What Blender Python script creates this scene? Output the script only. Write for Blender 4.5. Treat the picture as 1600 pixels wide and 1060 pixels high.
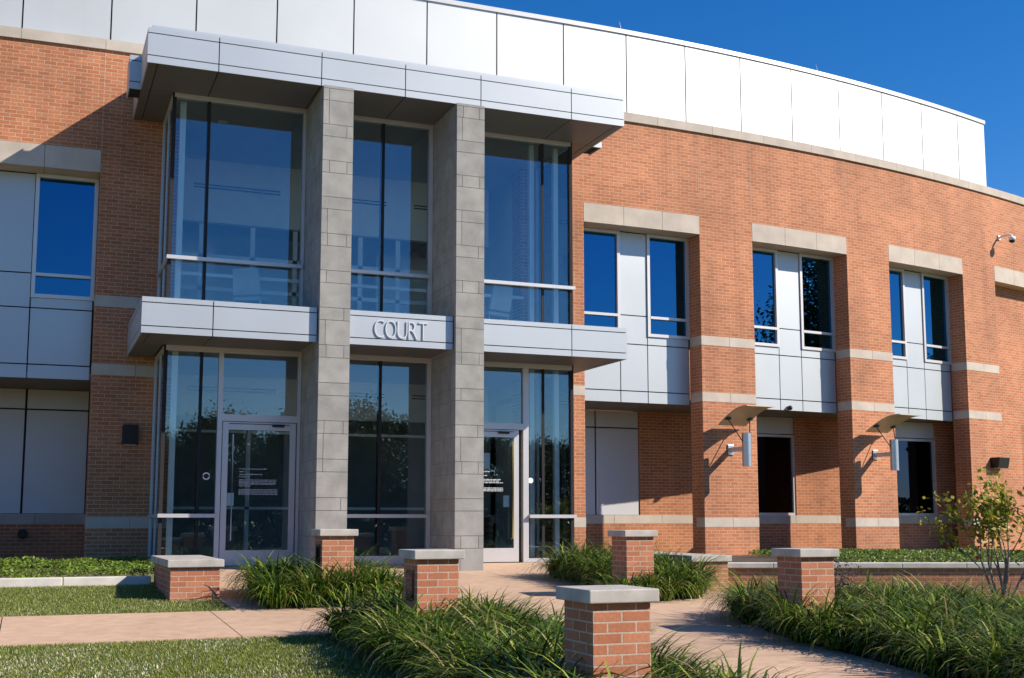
import bpy, math, random
import numpy as np
from mathutils import Vector, Matrix
random.seed(7); RNG = np.random.default_rng(7)
for o in list(bpy.data.objects): bpy.data.objects.remove(o)
SC = bpy.context.scene; COL = SC.collection
R = math.radians
EYE = 0.72
# ------------------------------------------------------------------ camera
cam = bpy.data.cameras.new("camera"); camo = bpy.data.objects.new("camera", cam); COL.objects.link(camo)
camo.location = (0, 0, EYE)
camo.rotation_euler = (R(90 + 6.9), 0, R(-21.74))
cam.sensor_width = 36; cam.sensor_fit = 'HORIZONTAL'; cam.lens = 36 * 1880 / 1600
cam.shift_y = 58 / 1600; cam.clip_end = 3000; cam.clip_start = .1
SC.camera = camo
# ------------------------------------------------------------------ light
SUNV = Vector((1.47, -1.0, 1.2)).normalized()
EL = math.asin(SUNV.z); AZ = math.atan2(SUNV.x, SUNV.y)
w = bpy.data.worlds.new("World"); SC.world = w; w.use_nodes = True
nt = w.node_tree; nt.nodes.clear()
sky = nt.nodes.new('ShaderNodeTexSky'); sky.sky_type = 'NISHITA'; sky.sun_disc = False
sky.sun_elevation = EL; sky.sun_rotation = AZ; sky.altitude = 300
sky.air_density = 1.0; sky.dust_density = 0.15; sky.ozone_density = 5.0
bg = nt.nodes.new('ShaderNodeBackground'); bg.inputs[1].default_value = 0.105
wo = nt.nodes.new('ShaderNodeOutputWorld')
hs = nt.nodes.new('ShaderNodeHueSaturation'); hs.inputs['Saturation'].default_value = 1.31; hs.inputs['Hue'].default_value = .508
nt.links.new(sky.outputs[0], hs.inputs['Color']); nt.links.new(hs.outputs[0], bg.inputs[0]); nt.links.new(bg.outputs[0], wo.inputs[0])
sl = bpy.data.lights.new("sun", 'SUN'); sl.energy = 5.0; sl.angle = R(.53); sl.color = (1, .90, .76)
so = bpy.data.objects.new("sun", sl); COL.objects.link(so)
so.rotation_euler = (-SUNV).to_track_quat('-Z', 'Y').to_euler(); so.location = (20, -20, 30)
SC.view_settings.view_transform = 'Standard'; SC.view_settings.look = 'None'
SC.view_settings.exposure = 0.5; SC.view_settings.gamma = 1

# ------------------------------------------------------------------ materials
def mat(name):
    m = bpy.data.materials.new(name); m.use_nodes = True
    n = m.node_tree.nodes; l = m.node_tree.links
    return m, n, l, n['Principled BSDF']
def N(n, t, **k):
    x = n.new(t)
    for a, b in k.items(): setattr(x, a, b)
    return x
def ramp(n, stops):
    r = n.new('ShaderNodeValToRGB'); e = r.color_ramp.elements
    while len(e) < len(stops): e.new(.5)
    for i, (p, c) in enumerate(stops):
        e[i].position = p; e[i].color = (*c, 1)
    return r
def noise(n, l, scale, detail=4, vec=None, coord='Object'):
    t = n.new('ShaderNodeTexNoise'); t.inputs['Scale'].default_value = scale; t.inputs['Detail'].default_value = detail
    if vec is None:
        c = n.new('ShaderNodeTexCoord'); vec = c.outputs[coord]
    l.new(vec, t.inputs['Vector']); return t
def mixc(n, l, a, b, fac, mode='MULTIPLY'):
    m = n.new('ShaderNodeMix'); m.data_type = 'RGBA'; m.blend_type = mode
    for sock, v in ((m.inputs[0], fac), (m.inputs[6], a), (m.inputs[7], b)):
        if hasattr(v, 'is_linked') or hasattr(v, 'links'): l.new(v, sock)
        elif isinstance(v, (int, float)): sock.default_value = v
        else: sock.default_value = (*v, 1)
    return m.outputs[2]
def bump(n, l, b, h, strength, dist=.01):
    x = n.new('ShaderNodeBump'); x.inputs['Strength'].default_value = strength; x.inputs['Distance'].default_value = dist
    l.new(h, x.inputs['Height']); l.new(x.outputs[0], b.inputs['Normal'])

def brick_mat(name, c1, c2, mortar, msize=.0055, stain=.3):
    m, n, l, b = mat(name)
    uv = N(n, 'ShaderNodeUVMap'); uv.uv_map = 'UVMap'
    bt = N(n, 'ShaderNodeTexBrick'); bt.offset = .5
    l.new(uv.outputs[0], bt.inputs['Vector'])
    bt.inputs['Scale'].default_value = 1; bt.inputs['Brick Width'].default_value = .2032
    bt.inputs['Row Height'].default_value = .0677; bt.inputs['Mortar Size'].default_value = msize
    bt.inputs['Mortar Smooth'].default_value = .25; bt.inputs['Bias'].default_value = -.1
    bt.inputs['Color1'].default_value = (*c1, 1); bt.inputs['Color2'].default_value = (*c2, 1); bt.inputs['Mortar'].default_value = (*mortar, 1)
    t = noise(n, l, .7, 5); r = ramp(n, [(.3, (1 - stain,) * 3), (.7, (1.08,) * 3)]); l.new(t.outputs[0], r.inputs[0])
    t2 = noise(n, l, 45, 3); r2 = ramp(n, [(.3, (.8, .8, .8)), (.75, (1.15, 1.13, 1.1))]); l.new(t2.outputs[0], r2.inputs[0])
    tc = N(n, 'ShaderNodeTexCoord'); mp = N(n, 'ShaderNodeMapping'); mp.inputs['Scale'].default_value = (2.6, 2.6, .22); l.new(tc.outputs['Object'], mp.inputs[0])
    t3 = noise(n, l, 1.0, 5, mp.outputs[0]); r3 = ramp(n, [(.33, (.74, .72, .72)), (.5, (1, 1, 1)), (.72, (1.1, 1.08, 1.06))]); l.new(t3.outputs[0], r3.inputs[0])
    c = mixc(n, l, bt.outputs['Color'], r3.outputs[0], .5); c = mixc(n, l, c, r.outputs[0], .9); c = mixc(n, l, c, r2.outputs[0], .8)
    l.new(c, b.inputs['Base Color']); b.inputs['Roughness'].default_value = .85
    inv = N(n, 'ShaderNodeMath', operation='SUBTRACT'); inv.inputs[0].default_value = 1; l.new(bt.outputs['Fac'], inv.inputs[1])
    ad = N(n, 'ShaderNodeMath', operation='MULTIPLY_ADD'); l.new(t2.outputs[0], ad.inputs[0]); ad.inputs[1].default_value = .25; l.new(inv.outputs[0], ad.inputs[2])
    bump(n, l, b, ad.outputs[0], .7, .006)
    return m
def plain(name, col, rough=.6, metal=0., var=.12, scale=3., bmp=0., bscale=60, island=0.):
    m, n, l, b = mat(name)
    t = noise(n, l, scale, 6); r = ramp(n, [(.3, (1 - var,) * 3), (.7, (1 + var * .6,) * 3)]); l.new(t.outputs[0], r.inputs[0])
    c = mixc(n, l, col, r.outputs[0], 1.)
    if island:
        g = N(n, 'ShaderNodeNewGeometry'); r3 = ramp(n, [(0, (1 - island,) * 3), (1, (1 + island, 1 + island * .9, 1 + island * .8))])
        l.new(g.outputs['Random Per Island'], r3.inputs[0]); c = mixc(n, l, c, r3.outputs[0], 1.)
    l.new(c, b.inputs['Base Color']); b.inputs['Roughness'].default_value = rough; b.inputs['Metallic'].default_value = metal
    if bmp:
        t2 = noise(n, l, bscale, 4); bump(n, l, b, t2.outputs[0], bmp, .01)
    return m
def leaf_mat(name, stops, rough=.55, trans=.25):
    m, n, l, b = mat(name)
    g = N(n, 'ShaderNodeNewGeometry'); r = ramp(n, stops); l.new(g.outputs['Random Per Island'], r.inputs[0])
    l.new(r.outputs[0], b.inputs['Base Color']); b.inputs['Roughness'].default_value = rough; b.inputs['Specular IOR Level'].default_value = .18
    tr = N(n, 'ShaderNodeBsdfTranslucent'); l.new(r.outputs[0], tr.inputs[0])
    mx = N(n, 'ShaderNodeMixShader'); mx.inputs[0].default_value = trans
    l.new(b.outputs[0], mx.inputs[1]); l.new(tr.outputs[0], mx.inputs[2]); l.new(mx.outputs[0], n['Material Output'].inputs[0])
    return m
def glass_mat(name, tint, refl, rcol):
    m, n, l, b = mat(name); n.remove(b)
    tr = N(n, 'ShaderNodeBsdfTransparent'); tr.inputs[0].default_value = (*tint, 1)
    gl = N(n, 'ShaderNodeBsdfGlossy'); gl.inputs['Color'].default_value = (*rcol, 1); gl.inputs['Roughness'].default_value = 0.0
    fr = N(n, 'ShaderNodeFresnel'); fr.inputs[0].default_value = 1.5
    ad = N(n, 'ShaderNodeMath', operation='ADD', use_clamp=True); l.new(fr.outputs[0], ad.inputs[0]); ad.inputs[1].default_value = refl
    mx = N(n, 'ShaderNodeMixShader'); l.new(ad.outputs[0], mx.inputs[0]); l.new(tr.outputs[0], mx.inputs[1]); l.new(gl.outputs[0], mx.inputs[2])
    l.new(mx.outputs[0], n['Material Output'].inputs[0]); return m

M = {}
M['brick'] = brick_mat('brick_wall_face', (.55, .212, .098), (.42, .147, .063), (.64, .45, .315))
M['brick_post'] = brick_mat('brick_garden_face', (.52, .205, .105), (.40, .135, .065), (.52, .40, .31), .0065, .2)
M['stone'] = plain('cast_stone', (.50, .435, .37), .85, 0, .14, 2.5, .15, 90, .05)
M['cap'] = plain('cast_stone_cap', (.44, .41, .37), .88, 0, .24, 5, .14, 110)
M['curb'] = plain('pale_concrete', (.62, .58, .52), .85, 0, .15, 5, .2, 90)
M['cmu'] = plain('split_block', (.305, .30, .285), .9, 0, .2, 4, .3, 70, .06)
M['mortar'] = plain('block_mortar', (.20, .195, .18), .95)
M['panel'] = plain('silver_metal_panel', (.475, .51, .54), .45, .4, .06, .6)
M['white_panel'] = plain('white_metal_panel', (.565, .585, .585), .52, .38, .07, .45, 0, 60, .02)
M['grey_panel'] = plain('grey_metal_panel', (.58, .585, .62), .5, .2, .05, .6)
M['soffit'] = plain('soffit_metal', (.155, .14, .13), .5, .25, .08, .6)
M['joint'] = plain('panel_joint_dark', (.018, .018, .022), .9)
M['alu'] = plain('anodised_aluminium', (.60, .58, .58), .4, .35, .05, 2)
M['steel'] = plain('brushed_steel', (.55, .57, .6), .32, .8, .05, 3)
M['bronze'] = plain('bronze_metal', (.52, .45, .34), .5, .3, .08, 3)
M['black'] = plain('black_metal', (.012, .012, .013), .45, .2)
M['dark'] = plain('dark_interior', (.03, .035, .04), .9)  # near-black colour stands in for the shade of unlit rooms
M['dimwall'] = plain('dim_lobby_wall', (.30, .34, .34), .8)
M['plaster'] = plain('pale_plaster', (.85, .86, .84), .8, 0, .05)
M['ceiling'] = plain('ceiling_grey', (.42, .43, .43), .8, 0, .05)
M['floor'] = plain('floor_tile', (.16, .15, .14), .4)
M['letter'] = plain('letter_metal', (.62, .63, .65), .45, .2, .03)
M['mint'] = plain('white_painted_steel', (.88, .91, .88), .5, 0, .04)
M['roof'] = plain('roof_membrane', (.45, .44, .42), .9)
M['glass'] = glass_mat('clear_glass', (.945, .985, .98), .055, (.72, .88, 1.0))
M['win_glass'] = glass_mat('blue_tinted_glass', (.10, .18, .28), .33, (.08, .36, .62))
M['dark_glass'] = glass_mat('dark_glass', (.10, .13, .19), .03, (.35, .5, .9))
M['walk'] = plain('salmon_concrete', (.56, .385, .265), .9, 0, .2, 1.3, .25, 160)
m, n, l, b = mat('salmon_concrete_worn')
t = noise(n, l, .55, 8); r = ramp(n, [(.28, (.85, .84, .82)), (.48, (1, 1, 1)), (.75, (1.1, 1.1, 1.1))]); l.new(t.outputs[0], r.inputs[0])
t2 = noise(n, l, 7, 6); r2 = ramp(n, [(.3, (.86, .85, .84)), (.7, (1.06, 1.06, 1.06))]); l.new(t2.outputs[0], r2.inputs[0])
t3 = noise(n, l, 130, 3); r3 = ramp(n, [(.32, (.62, .60, .58)), (.42, (1, 1, 1)), (.75, (1.1, 1.1, 1.08))]); l.new(t3.outputs[0], r3.inputs[0])
g = N(n, 'ShaderNodeNewGeometry'); r4 = ramp(n, [(0, (.93, .93, .93)), (1, (1.05, 1.04, 1.03))]); l.new(g.outputs['Random Per Island'], r4.inputs[0])
c = mixc(n, l, (.535, .365, .25), r.outputs[0], 1.); c = mixc(n, l, c, r2.outputs[0], 1.); c = mixc(n, l, c, r3.outputs[0], .8); c = mixc(n, l, c, r4.outputs[0], 1.)
l.new(c, b.inputs['Base Color']); b.inputs['Roughness'].default_value = .9; bump(n, l, b, t3.outputs[0], .25, .005); M['walk'] = m
M['asphalt'] = plain('asphalt', (.05, .05, .052), .9, 0, .2, 2)
M['sealant'] = plain('joint_sealant', (.50, .32, .23), .9)
M['soil'] = plain('soil', (.075, .055, .04), .95, 0, .3, 6, .5, 40)
m, n, l, b = mat('lawn_soil')
t = noise(n, l, 1.3, 6); r = ramp(n, [(.3, (.15, .17, .045)), (.55, (.20, .19, .07)), (.75, (.29, .25, .12))]); l.new(t.outputs[0], r.inputs[0])
t2 = noise(n, l, 60, 4); r2 = ramp(n, [(.3, (.6,) * 3), (.7, (1.25,) * 3)]); l.new(t2.outputs[0], r2.inputs[0])
l.new(mixc(n, l, r.outputs[0], r2.outputs[0], 1.), b.inputs['Base Color']); b.inputs['Roughness'].default_value = .95
bump(n, l, b, t2.outputs[0], .6, .03); M['lawn'] = m
M['blade'] = leaf_mat('grass_blades', [(0, (.09, .14, .022)), (.5, (.20, .25, .04)), (.88, (.34, .35, .08)), (.92, (.5, .46, .28)), (1, (.75, .70, .55))], .6, .2)
M['straw'] = leaf_mat('dry_clippings', [(0, (.34, .32, .18)), (.6, (.6, .57, .44)), (1, (.78, .75, .66))], .7, .1)
M['lily'] = leaf_mat('lilyturf_blades', [(0, (.016, .045, .006)), (.45, (.055, .11, .012)), (.75, (.15, .23, .026)), (.9, (.32, .40, .055)), (.95, (.50, .46, .17)), (1, (.28, .19, .09))], .4, .22)
M['jasmine'] = leaf_mat('ground_cover_leaves', [(0, (.035, .07, .012)), (.5, (.10, .16, .022)), (.85, (.20, .28, .04)), (1, (.27, .34, .07))], .4, .2)
M['bush'] = leaf_mat('shrub_leaves', [(0, (.10, .14, .015)), (.5, (.27, .29, .03)), (.85, (.50, .44, .06)), (.95, (.48, .26, .06)), (1, (.25, .08, .03))], .4, .3)
M['dry'] = leaf_mat('dry_leaves', [(0, (.05, .025, .03)), (1, (.16, .10, .10))], .7, .1)
M['tree'] = leaf_mat('tree_leaves', [(0, (.02, .04, .01)), (.6, (.05, .08, .018)), (1, (.11, .13, .03))], .5, .2)
M['bark'] = plain('bark', (.22, .175, .15), .9, 0, .3, 9, .5, 50)
M['seat'] = plain('chair_fabric', (.55, .6, .6), .7)
M['paper'] = plain('white_paper', (.85, .87, .86), .7, 0, .02)
M['decal'] = plain('white_lettering', (.5, .52, .54), .6, 0, .02)
M['brass'] = plain('brass_strip', (.62, .45, .12), .35, .7)

# ------------------------------------------------------------------ mesh builder
class MB:
    def __init__(s): s.v = []; s.f = []; s.uv = []; s.sh = []
    def face(s, pts, uvs=None):
        i = len(s.v); s.v += [tuple(p) for p in pts]; s.f.append(tuple(range(i, i + len(pts))))
        if uvs is None:
            a, b_, c = (Vector(pts[0]), Vector(pts[1]), Vector(pts[2])); nn = (b_ - a).cross(c - a)
            if nn.length > 0: nn.normalize()
            if abs(nn.z) > .7: uvs = [(p[0], p[1]) for p in pts]
            else:
                tt = Vector((-nn.y, nn.x, 0)); tt.normalize(); uvs = [(tt.x * p[0] + tt.y * p[1], p[2]) for p in pts]
        s.uv += list(uvs)
    def hexa(s, p, u0=None):   # p: 8 points bottom ring 0-3 (ccw from above), top ring 4-7
        s.sh.append((len(s.v), len(s.f), len(s.uv)))
        s.face([p[0], p[1], p[5], p[4]]); s.face([p[1], p[2], p[6], p[5]]); s.face([p[2], p[3], p[7], p[6]])
        s.face([p[3], p[0], p[4], p[7]]); s.face([p[4], p[5], p[6], p[7]]); s.face([p[3], p[2], p[1], p[0]])
    def box(s, x0, x1, y0, y1, z0, z1):
        s.hexa([(x0, y0, z0), (x1, y0, z0), (x1, y1, z0), (x0, y1, z0), (x0, y0, z1), (x1, y0, z1), (x1, y1, z1), (x0, y1, z1)])
    def cbox(s, s0, s1, o0, o1, z0, z1, step=.7):
        s.sh.append((len(s.v), len(s.f), len(s.uv)))
        n_ = max(1, int(math.ceil((s1 - s0) / step))) if (s1 > 9.95 or s0 < 1.22) else 1
        S = [s0 + (s1 - s0) * i / n_ for i in range(n_ + 1)]
        for a, b_ in zip(S[:-1], S[1:]):
            A0, A1, B0, B1 = fp(a, o0), fp(a, o1), fp(b_, o0), fp(b_, o1)
            P = lambda q, z: (q[0], q[1], z)
            s.face([P(A0, z0), P(B0, z0), P(B0, z1), P(A0, z1)], [(a, z0), (b_, z0), (b_, z1), (a, z1)])
            s.face([P(B1, z0), P(A1, z0), P(A1, z1), P(B1, z1)], [(b_, z0), (a, z0), (a, z1), (b_, z1)])
            s.face([P(A0, z1), P(B0, z1), P(B1, z1), P(A1, z1)], [(a, o0), (b_, o0), (b_, o1), (a, o1)])
            s.face([P(A1, z0), P(B1, z0), P(B0, z0), P(A0, z0)], [(a, o1), (b_, o1), (b_, o0), (a, o0)])
        for q, fl in ((s0, 0), (s1, 1)):
            A, B = fp(q, o0), fp(q, o1); pts = [(B[0], B[1], z0), (A[0], A[1], z0), (A[0], A[1], z1), (B[0], B[1], z1)]
            uv = [(o1 + .1, z0), (o0 + .1, z0), (o0 + .1, z1), (o1 + .1, z1)]
            if fl: pts.reverse(); uv.reverse()
            s.face(pts, uv)
    def tube(s, path, rad, n_=8, caps=True):
        path = [Vector(p) for p in path]; rr = rad if isinstance(rad, (list, tuple)) else [rad] * len(path)
        rings = []; up0 = None
        for i, p in enumerate(path):
            d = (path[min(i + 1, len(path) - 1)] - path[max(i - 1, 0)])
            d = d.normalized() if d.length > 0 else Vector((0, 0, 1))
            if up0 is None: up0 = Vector((0, 0, 1)) if abs(d.z) < .9 else Vector((1, 0, 0))
            a = d.cross(up0).normalized(); b_ = d.cross(a).normalized()
            rings.append([p + (a * math.cos(2 * math.pi * k / n_) + b_ * math.sin(2 * math.pi * k / n_)) * rr[i] for k in range(n_)])
        s.sh.append((len(s.v), len(s.f), len(s.uv))); base = len(s.v)
        for rg in rings: s.v += [tuple(q) for q in rg]
        for i in range(len(rings) - 1):
            for k in range(n_):
                k2 = (k + 1) % n_; s.f.append((base + i * n_ + k, base + i * n_ + k2, base + (i + 1) * n_ + k2, base + (i + 1) * n_ + k)); s.uv += [(k / n_, i), (k2 / n_, i), (k2 / n_, i + 1), (k / n_, i + 1)]
        if caps:
            s.f.append(tuple(base + k for k in range(n_))[::-1]); s.uv += [(0, 0)] * n_
            s.f.append(tuple(base + (len(rings) - 1) * n_ + k for k in range(n_))); s.uv += [(0, 0)] * n_
    def build(s, name, m, parent=None, smooth=False, bevel=0.):
        me = bpy.data.meshes.new(name); me.from_pydata(s.v, [], s.f)
        if len(s.uv) == sum(len(f) for f in s.f):
            uvl = me.uv_layers.new(name='UVMap'); uvl.data.foreach_set('uv', np.array(s.uv, dtype=np.float32).ravel())
        me.materials.append(m if not isinstance(m, str) else M[m])
        if smooth: me.polygons.foreach_set('use_smooth', [True] * len(me.polygons))
        o = bpy.data.objects.new(name, me); COL.objects.link(o)
        if bevel:
            import bmesh
            bm = bmesh.new(); bm.from_mesh(me); bmesh.ops.remove_doubles(bm, verts=bm.verts, dist=1e-5); bm.to_mesh(me); bm.free()
            md = o.modifiers.new('bevel', 'BEVEL'); md.width = bevel; md.segments = 2; md.limit_method = 'ANGLE'
        if parent is not None:
            o.parent = parent
            o.matrix_parent_inverse = Matrix.Translation(parent.location).inverted() if parent.type == 'EMPTY' else Matrix.Identity(4)
        return o
def split_build(mb, name, m, parent, tol=.012):
    # every group of touching shapes becomes a part of its own
    ends = mb.sh[1:] + [(len(mb.v), len(mb.f), len(mb.uv))]; n_ = len(mb.sh); bb = []
    for a, e in zip(mb.sh, ends):
        q = np.array(mb.v[a[0]:e[0]]); bb.append((q.min(0) - tol / 2, q.max(0) + tol / 2))
    par = list(range(n_))
    def fd(i):
        while par[i] != i: i = par[i]
        return i
    for i in range(n_):
        for j in range(i):
            if (bb[i][0] <= bb[j][1]).all() and (bb[j][0] <= bb[i][1]).all(): par[fd(i)] = fd(j)
    out = []
    for r_ in sorted(set(fd(i) for i in range(n_))):
        k = MB()
        for i in range(n_):
            if fd(i) != r_: continue
            a, e = mb.sh[i], ends[i]; d = len(k.v) - a[0]
            k.v += mb.v[a[0]:e[0]]; k.f += [tuple(x + d for x in f) for f in mb.f[a[1]:e[1]]]; k.uv += mb.uv[a[2]:e[2]]
        out.append(k.build(name, m if not isinstance(m, str) else M[m], parent))
    return out
def raw(name, V, F, m, parent=None, smooth=False):   # numpy geometry, F (n,4) or (n,3)
    me = bpy.data.meshes.new(name); k = F.shape[1]
    me.vertices.add(len(V)); me.vertices.foreach_set('co', np.asarray(V, np.float32).ravel())
    me.loops.add(F.size); me.loops.foreach_set('vertex_index', F.astype(np.int32).ravel())
    me.polygons.add(len(F)); me.polygons.foreach_set('loop_start', np.arange(0, F.size, k, dtype=np.int32))
    me.update(calc_edges=True); me.validate(); me.materials.append(M[m])
    o = bpy.data.objects.new(name, me); COL.objects.link(o)
    if parent is not None:
        o.parent = parent; o.matrix_parent_inverse = Matrix.Translation(parent.location).inverted()
    return o
def tag(o, label=None, cat=None, group=None, kind=None):
    if label: o['label'] = label
    if cat: o['category'] = cat
    if group: o['group'] = group
    if kind: o['kind'] = kind
    return o
def thing(name, label, cat, loc=(0, 0, 0), group=None):
    o = bpy.data.objects.new(name, None); COL.objects.link(o); o.location = loc; o.empty_display_size = .3
    return tag(o, label, cat, group)
def copy_tree(o, parent=None, off=Vector((0, 0, 0))):
    c = o.copy(); COL.objects.link(c)
    if parent is not None: c.parent = parent
    else: c.location = o.location + off
    for ch in o.children: copy_tree(ch, c)
    return c

# facade line: straight in the middle, sweeping back as an arc at both ends
RAD = 48.5; SA, SB, YF = 1.22, 9.95, 21.8
def fp(s, off=0.):
    if s > SB:
        t = (s - SB) / RAD; return (SB + (RAD - off) * math.sin(t), YF + RAD - (RAD - off) * math.cos(t))
    if s < SA:
        t = (SA - s) / RAD; return (SA - (RAD - off) * math.sin(t), YF + RAD - (RAD - off) * math.cos(t))
    return (s, YF + off)
def zg(y, x=0.):
    z = float(np.interp(y, [-30, -5, 4.5, 7, 15.75, 18.8, 20.16], [-.9, -.72, -.70, -.60, -.25, -.08, 0]))
    if x > 9: z -= .03 * min(x - 9, 6) * (1 if y < 17 else max(0, (20 - y) / 3))
    return z
def zgv(Y, X):
    z = np.interp(Y, [-30, -5, 4.5, 7, 15.75, 18.8, 20.16], [-.9, -.72, -.70, -.60, -.25, -.08, 0])
    return z - .03 * np.clip(X - 9, 0, 6) * np.clip((20 - Y) / 3, 0, 1)

# ================================================================== GROUND
xs = [-400, -100, -40, -20, -12] + [x * 1.0 for x in range(-8, 20)] + [22, 26, 30, 40, 100, 400]
ys = [-400, -100, -50, -30, -5, 0, 2, 4.5, 5.5, 7, 8, 10, 12, 13, 14.4, 15.75, 17, 18.8, 20.16, 22, 26, 40, 100, 400]
g = MB()
for i in range(len(xs) - 1):
    for j in range(len(ys) - 1):
        q = [(xs[i], ys[j]), (xs[i + 1], ys[j]), (xs[i + 1], ys[j + 1]), (xs[i], ys[j + 1])]
        g.face([(a, b_, zg(b_, a) - .03) for a, b_ in q], q)
tag(g.build('ground', 'lawn'), kind='structure')
WB = [-30, -5, 4.5, 7, 9.55, 12.1, 14.4, 15.75, 17.25, 18.8, 20.10]
def slab(mb, x0, x1, y0, y1, gap=.006):
    x0 += gap; x1 -= gap; y0 += gap; y1 -= gap
    Y = [y0] + [b_ for b_ in WB if y0 + .01 < b_ < y1 - .01] + [y1]
    for a, b_ in zip(Y[:-1], Y[1:]):
        za, zb = zg(a) , zg(b_)
        mb.hexa([(x0, a, za - .12), (x1, a, za - .12), (x1, b_, zb - .12), (x0, b_, zb - .12), (x0, a, za), (x1, a, za), (x1, b_, zb), (x0, b_, zb)])
wk = MB()
for a, b_ in ((-30, -20), (-20, -10), (-10, -5), (-5, -1), (-1, 2.5), (2.5, 4.5), (4.5, 7), (7, 9.55), (9.55, 12.1), (12.1, 14.4)):
    slab(wk, 4.6, 7.0, a, b_)
for a, b_ in ((-22, -17), (-17, -11.5), (-11.5, -6), (-6, -3.2), (-3.2, -.22), (-.22, 1.99), (1.99, 4.6)):
    slab(wk, a, b_, 12.1, 14.4)
slab(wk, 7.0, 9.2, 12.1, 14.4)
q = [(7.006, 8.0), (7.3, 11.0), (7.75, 12.094), (7.006, 12.094)]
wk.hexa([(x, y, zg(y) - .12) for x, y in q] + [(x, y, zg(y)) for x, y in q])
for a, b_ in ((2.28, 4.6), (4.6, 7.0), (7.0, 9.19)):
    for c, d in ((14.4, 15.75), (15.75, 17.25), (17.25, 18.8), (18.8, 20.10)): slab(wk, a, b_, c, d)
tag(wk.build('walkway', 'walk'), kind='structure')
def bed_soil(name, poly):
    mb = MB(); cx = sum(p[0] for p in poly) / len(poly); cy = sum(p[1] for p in poly) / len(poly)
    pts = [(x, y, zg(y, x) + .012) for x, y in poly]
    for i in range(len(pts)): mb.face([pts[i], pts[(i + 1) % len(pts)], (cx, cy, zg(cy, cx) + .05)])
    tag(mb.build(name, 'soil'), kind='structure')
bed_soil('planting_soil', [(2.75, 6.2), (4.58, 6.2), (4.58, 12.05), (2.75, 12.05)])
bed_soil('planting_soil', [(2.8, 14.45), (4.5, 14.45), (4.5, 16.6), (2.8, 16.6)])
bed_soil('planting_soil', [(7.78, 14.5), (8.6, 14.5), (9.1, 15.7), (9.1, 17.9), (7.9, 17.9)])
bed_soil('planting_soil', [(7.04, 5.5), (10.5, 5.5), (10.2, 12.5), (7.85, 12.5), (7.4, 11.0), (7.2, 9.6), (7.06, 8.2)])

# ================================================================== BUILDING
B = thing('courthouse', 'two storey orange brick courthouse with white metal parapet and glazed entrance bay', 'building', (5.585, 21.8, 0))
def part(mb, name, m, parent=B, **k): return mb.build(name, m, parent, **k)
OPEN = [(-6.05, -3.27), (-1.88, .90), (10.27, 13.05), (14.44, 17.22), (18.61, 21.39), (22.78, 25.56), (26.95, 29.73)]
PIERS = [(-7.44, -6.05), (-3.27, -1.88), (.90, 2.29), (8.88, 10.27), (13.05, 14.44), (17.22, 18.61), (21.39, 22.78), (25.56, 26.95), (29.73, 31.1)]
S0, S1 = -7.44, 31.1
mb = MB()
mb.cbox(S0, 2.29, 0, .45, 7.22, 9.06); mb.cbox(2.29, 8.88, 0, .45, 7.95, 9.06); mb.cbox(8.88, S1, 0, .45, 7.22, 9.06)
mb.cbox(22.78, 25.56, .32, .5, -.3, 7.2)
e0, e1 = fp(S0, .45), fp(S1, .45)
mb.box(e0[0], e0[0] + .3, e0[1], 42, -.3, 9.06); mb.box(e1[0] - .3, e1[0], e1[1], 42, -.3, 9.06); mb.box(e0[0], e1[0], 42, 42.3, -.3, 9.06)
split_build(mb, 'brick_wall', 'brick', B)
for a, b_ in PIERS:
    mb = MB(); mb.cbox(a, b_, 0, .45, -.3, 7.22); p = part(mb, 'pier', 'brick')
    for z0, z1 in ((.611, .802), (3.238, 3.434), (4.437, 4.635)):
        mb = MB(); h = (a + b_) / 2 + .02; back = .30 if z0 < 1 else .43
        mb.cbox(a - .004, h - .004, -.005, back, z0, z1); mb.cbox(h + .004, b_ + .004, -.005, back, z0, z1)
        o = mb.build('stone_band', M['stone'], p)
# vertical movement joints in the brick above the openings
mb = MB()
for s in [x for pr in OPEN for x in pr]:
    if not (.95 < s < 10.2): mb.cbox(s - .005, s + .005, -.002, .01, 7.23, 9.05)
split_build(mb, 'movement_joint', 'sealant', B)
for a, b_ in OPEN:
    mb = MB(); w3 = (b_ - a) / 3
    for k in range(3): mb.cbox(a + k * w3 + .004, a + (k + 1) * w3 - .004, -.004, .46, 6.822, 7.218)
    part(mb, 'lintel', 'stone')
mb = MB(); s = S0
while s < S1 - .1:
    e = min(s + 1.39, S1); mb.cbox(s + .003, e - .003, -.045, .5, 9.062, 9.25); s = e
part(mb, 'coping', 'stone')
# penthouse screen of tall white panels
seams = [.99 + 1.505 * k for k in range(-5, 15)] + [23.3]
mb = MB(); bk = MB()
for a, b_ in zip(seams[:-1], seams[1:]): mb.cbox(a + .014, b_ - .014, .40, .43, 9.2, 11.16)
bk.cbox(seams[0], seams[-1] - .01, .435, .5, 9.2, 11.15)
pe = fp(23.29, .40); pr_ = fp(23.29, 6.)
mb.hexa([(pe[0] - .03, pe[1], 9.2), (pe[0], pe[1], 9.2), (pr_[0], pr_[1], 9.2), (pr_[0] - .03, pr_[1], 9.2), (pe[0] - .03, pe[1], 11.16), (pe[0], pe[1], 11.16), (pr_[0], pr_[1], 11.16), (pr_[0] - .03, pr_[1], 11.16)])
ps = part(mb, 'parapet_screen', 'white_panel'); bk.build('screen_backing', M['joint'], ps)
mb = MB(); mb.cbox(seams[0], 23.32, .37, .55, 11.165, 11.26); mb.build('screen_trim', M['alu'], ps)
mb = MB(); mb.cbox(S0 + .3, S1 - .3, .5, 19.5, 8.95, 9.04); part(mb, 'roof', 'roof')
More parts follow.
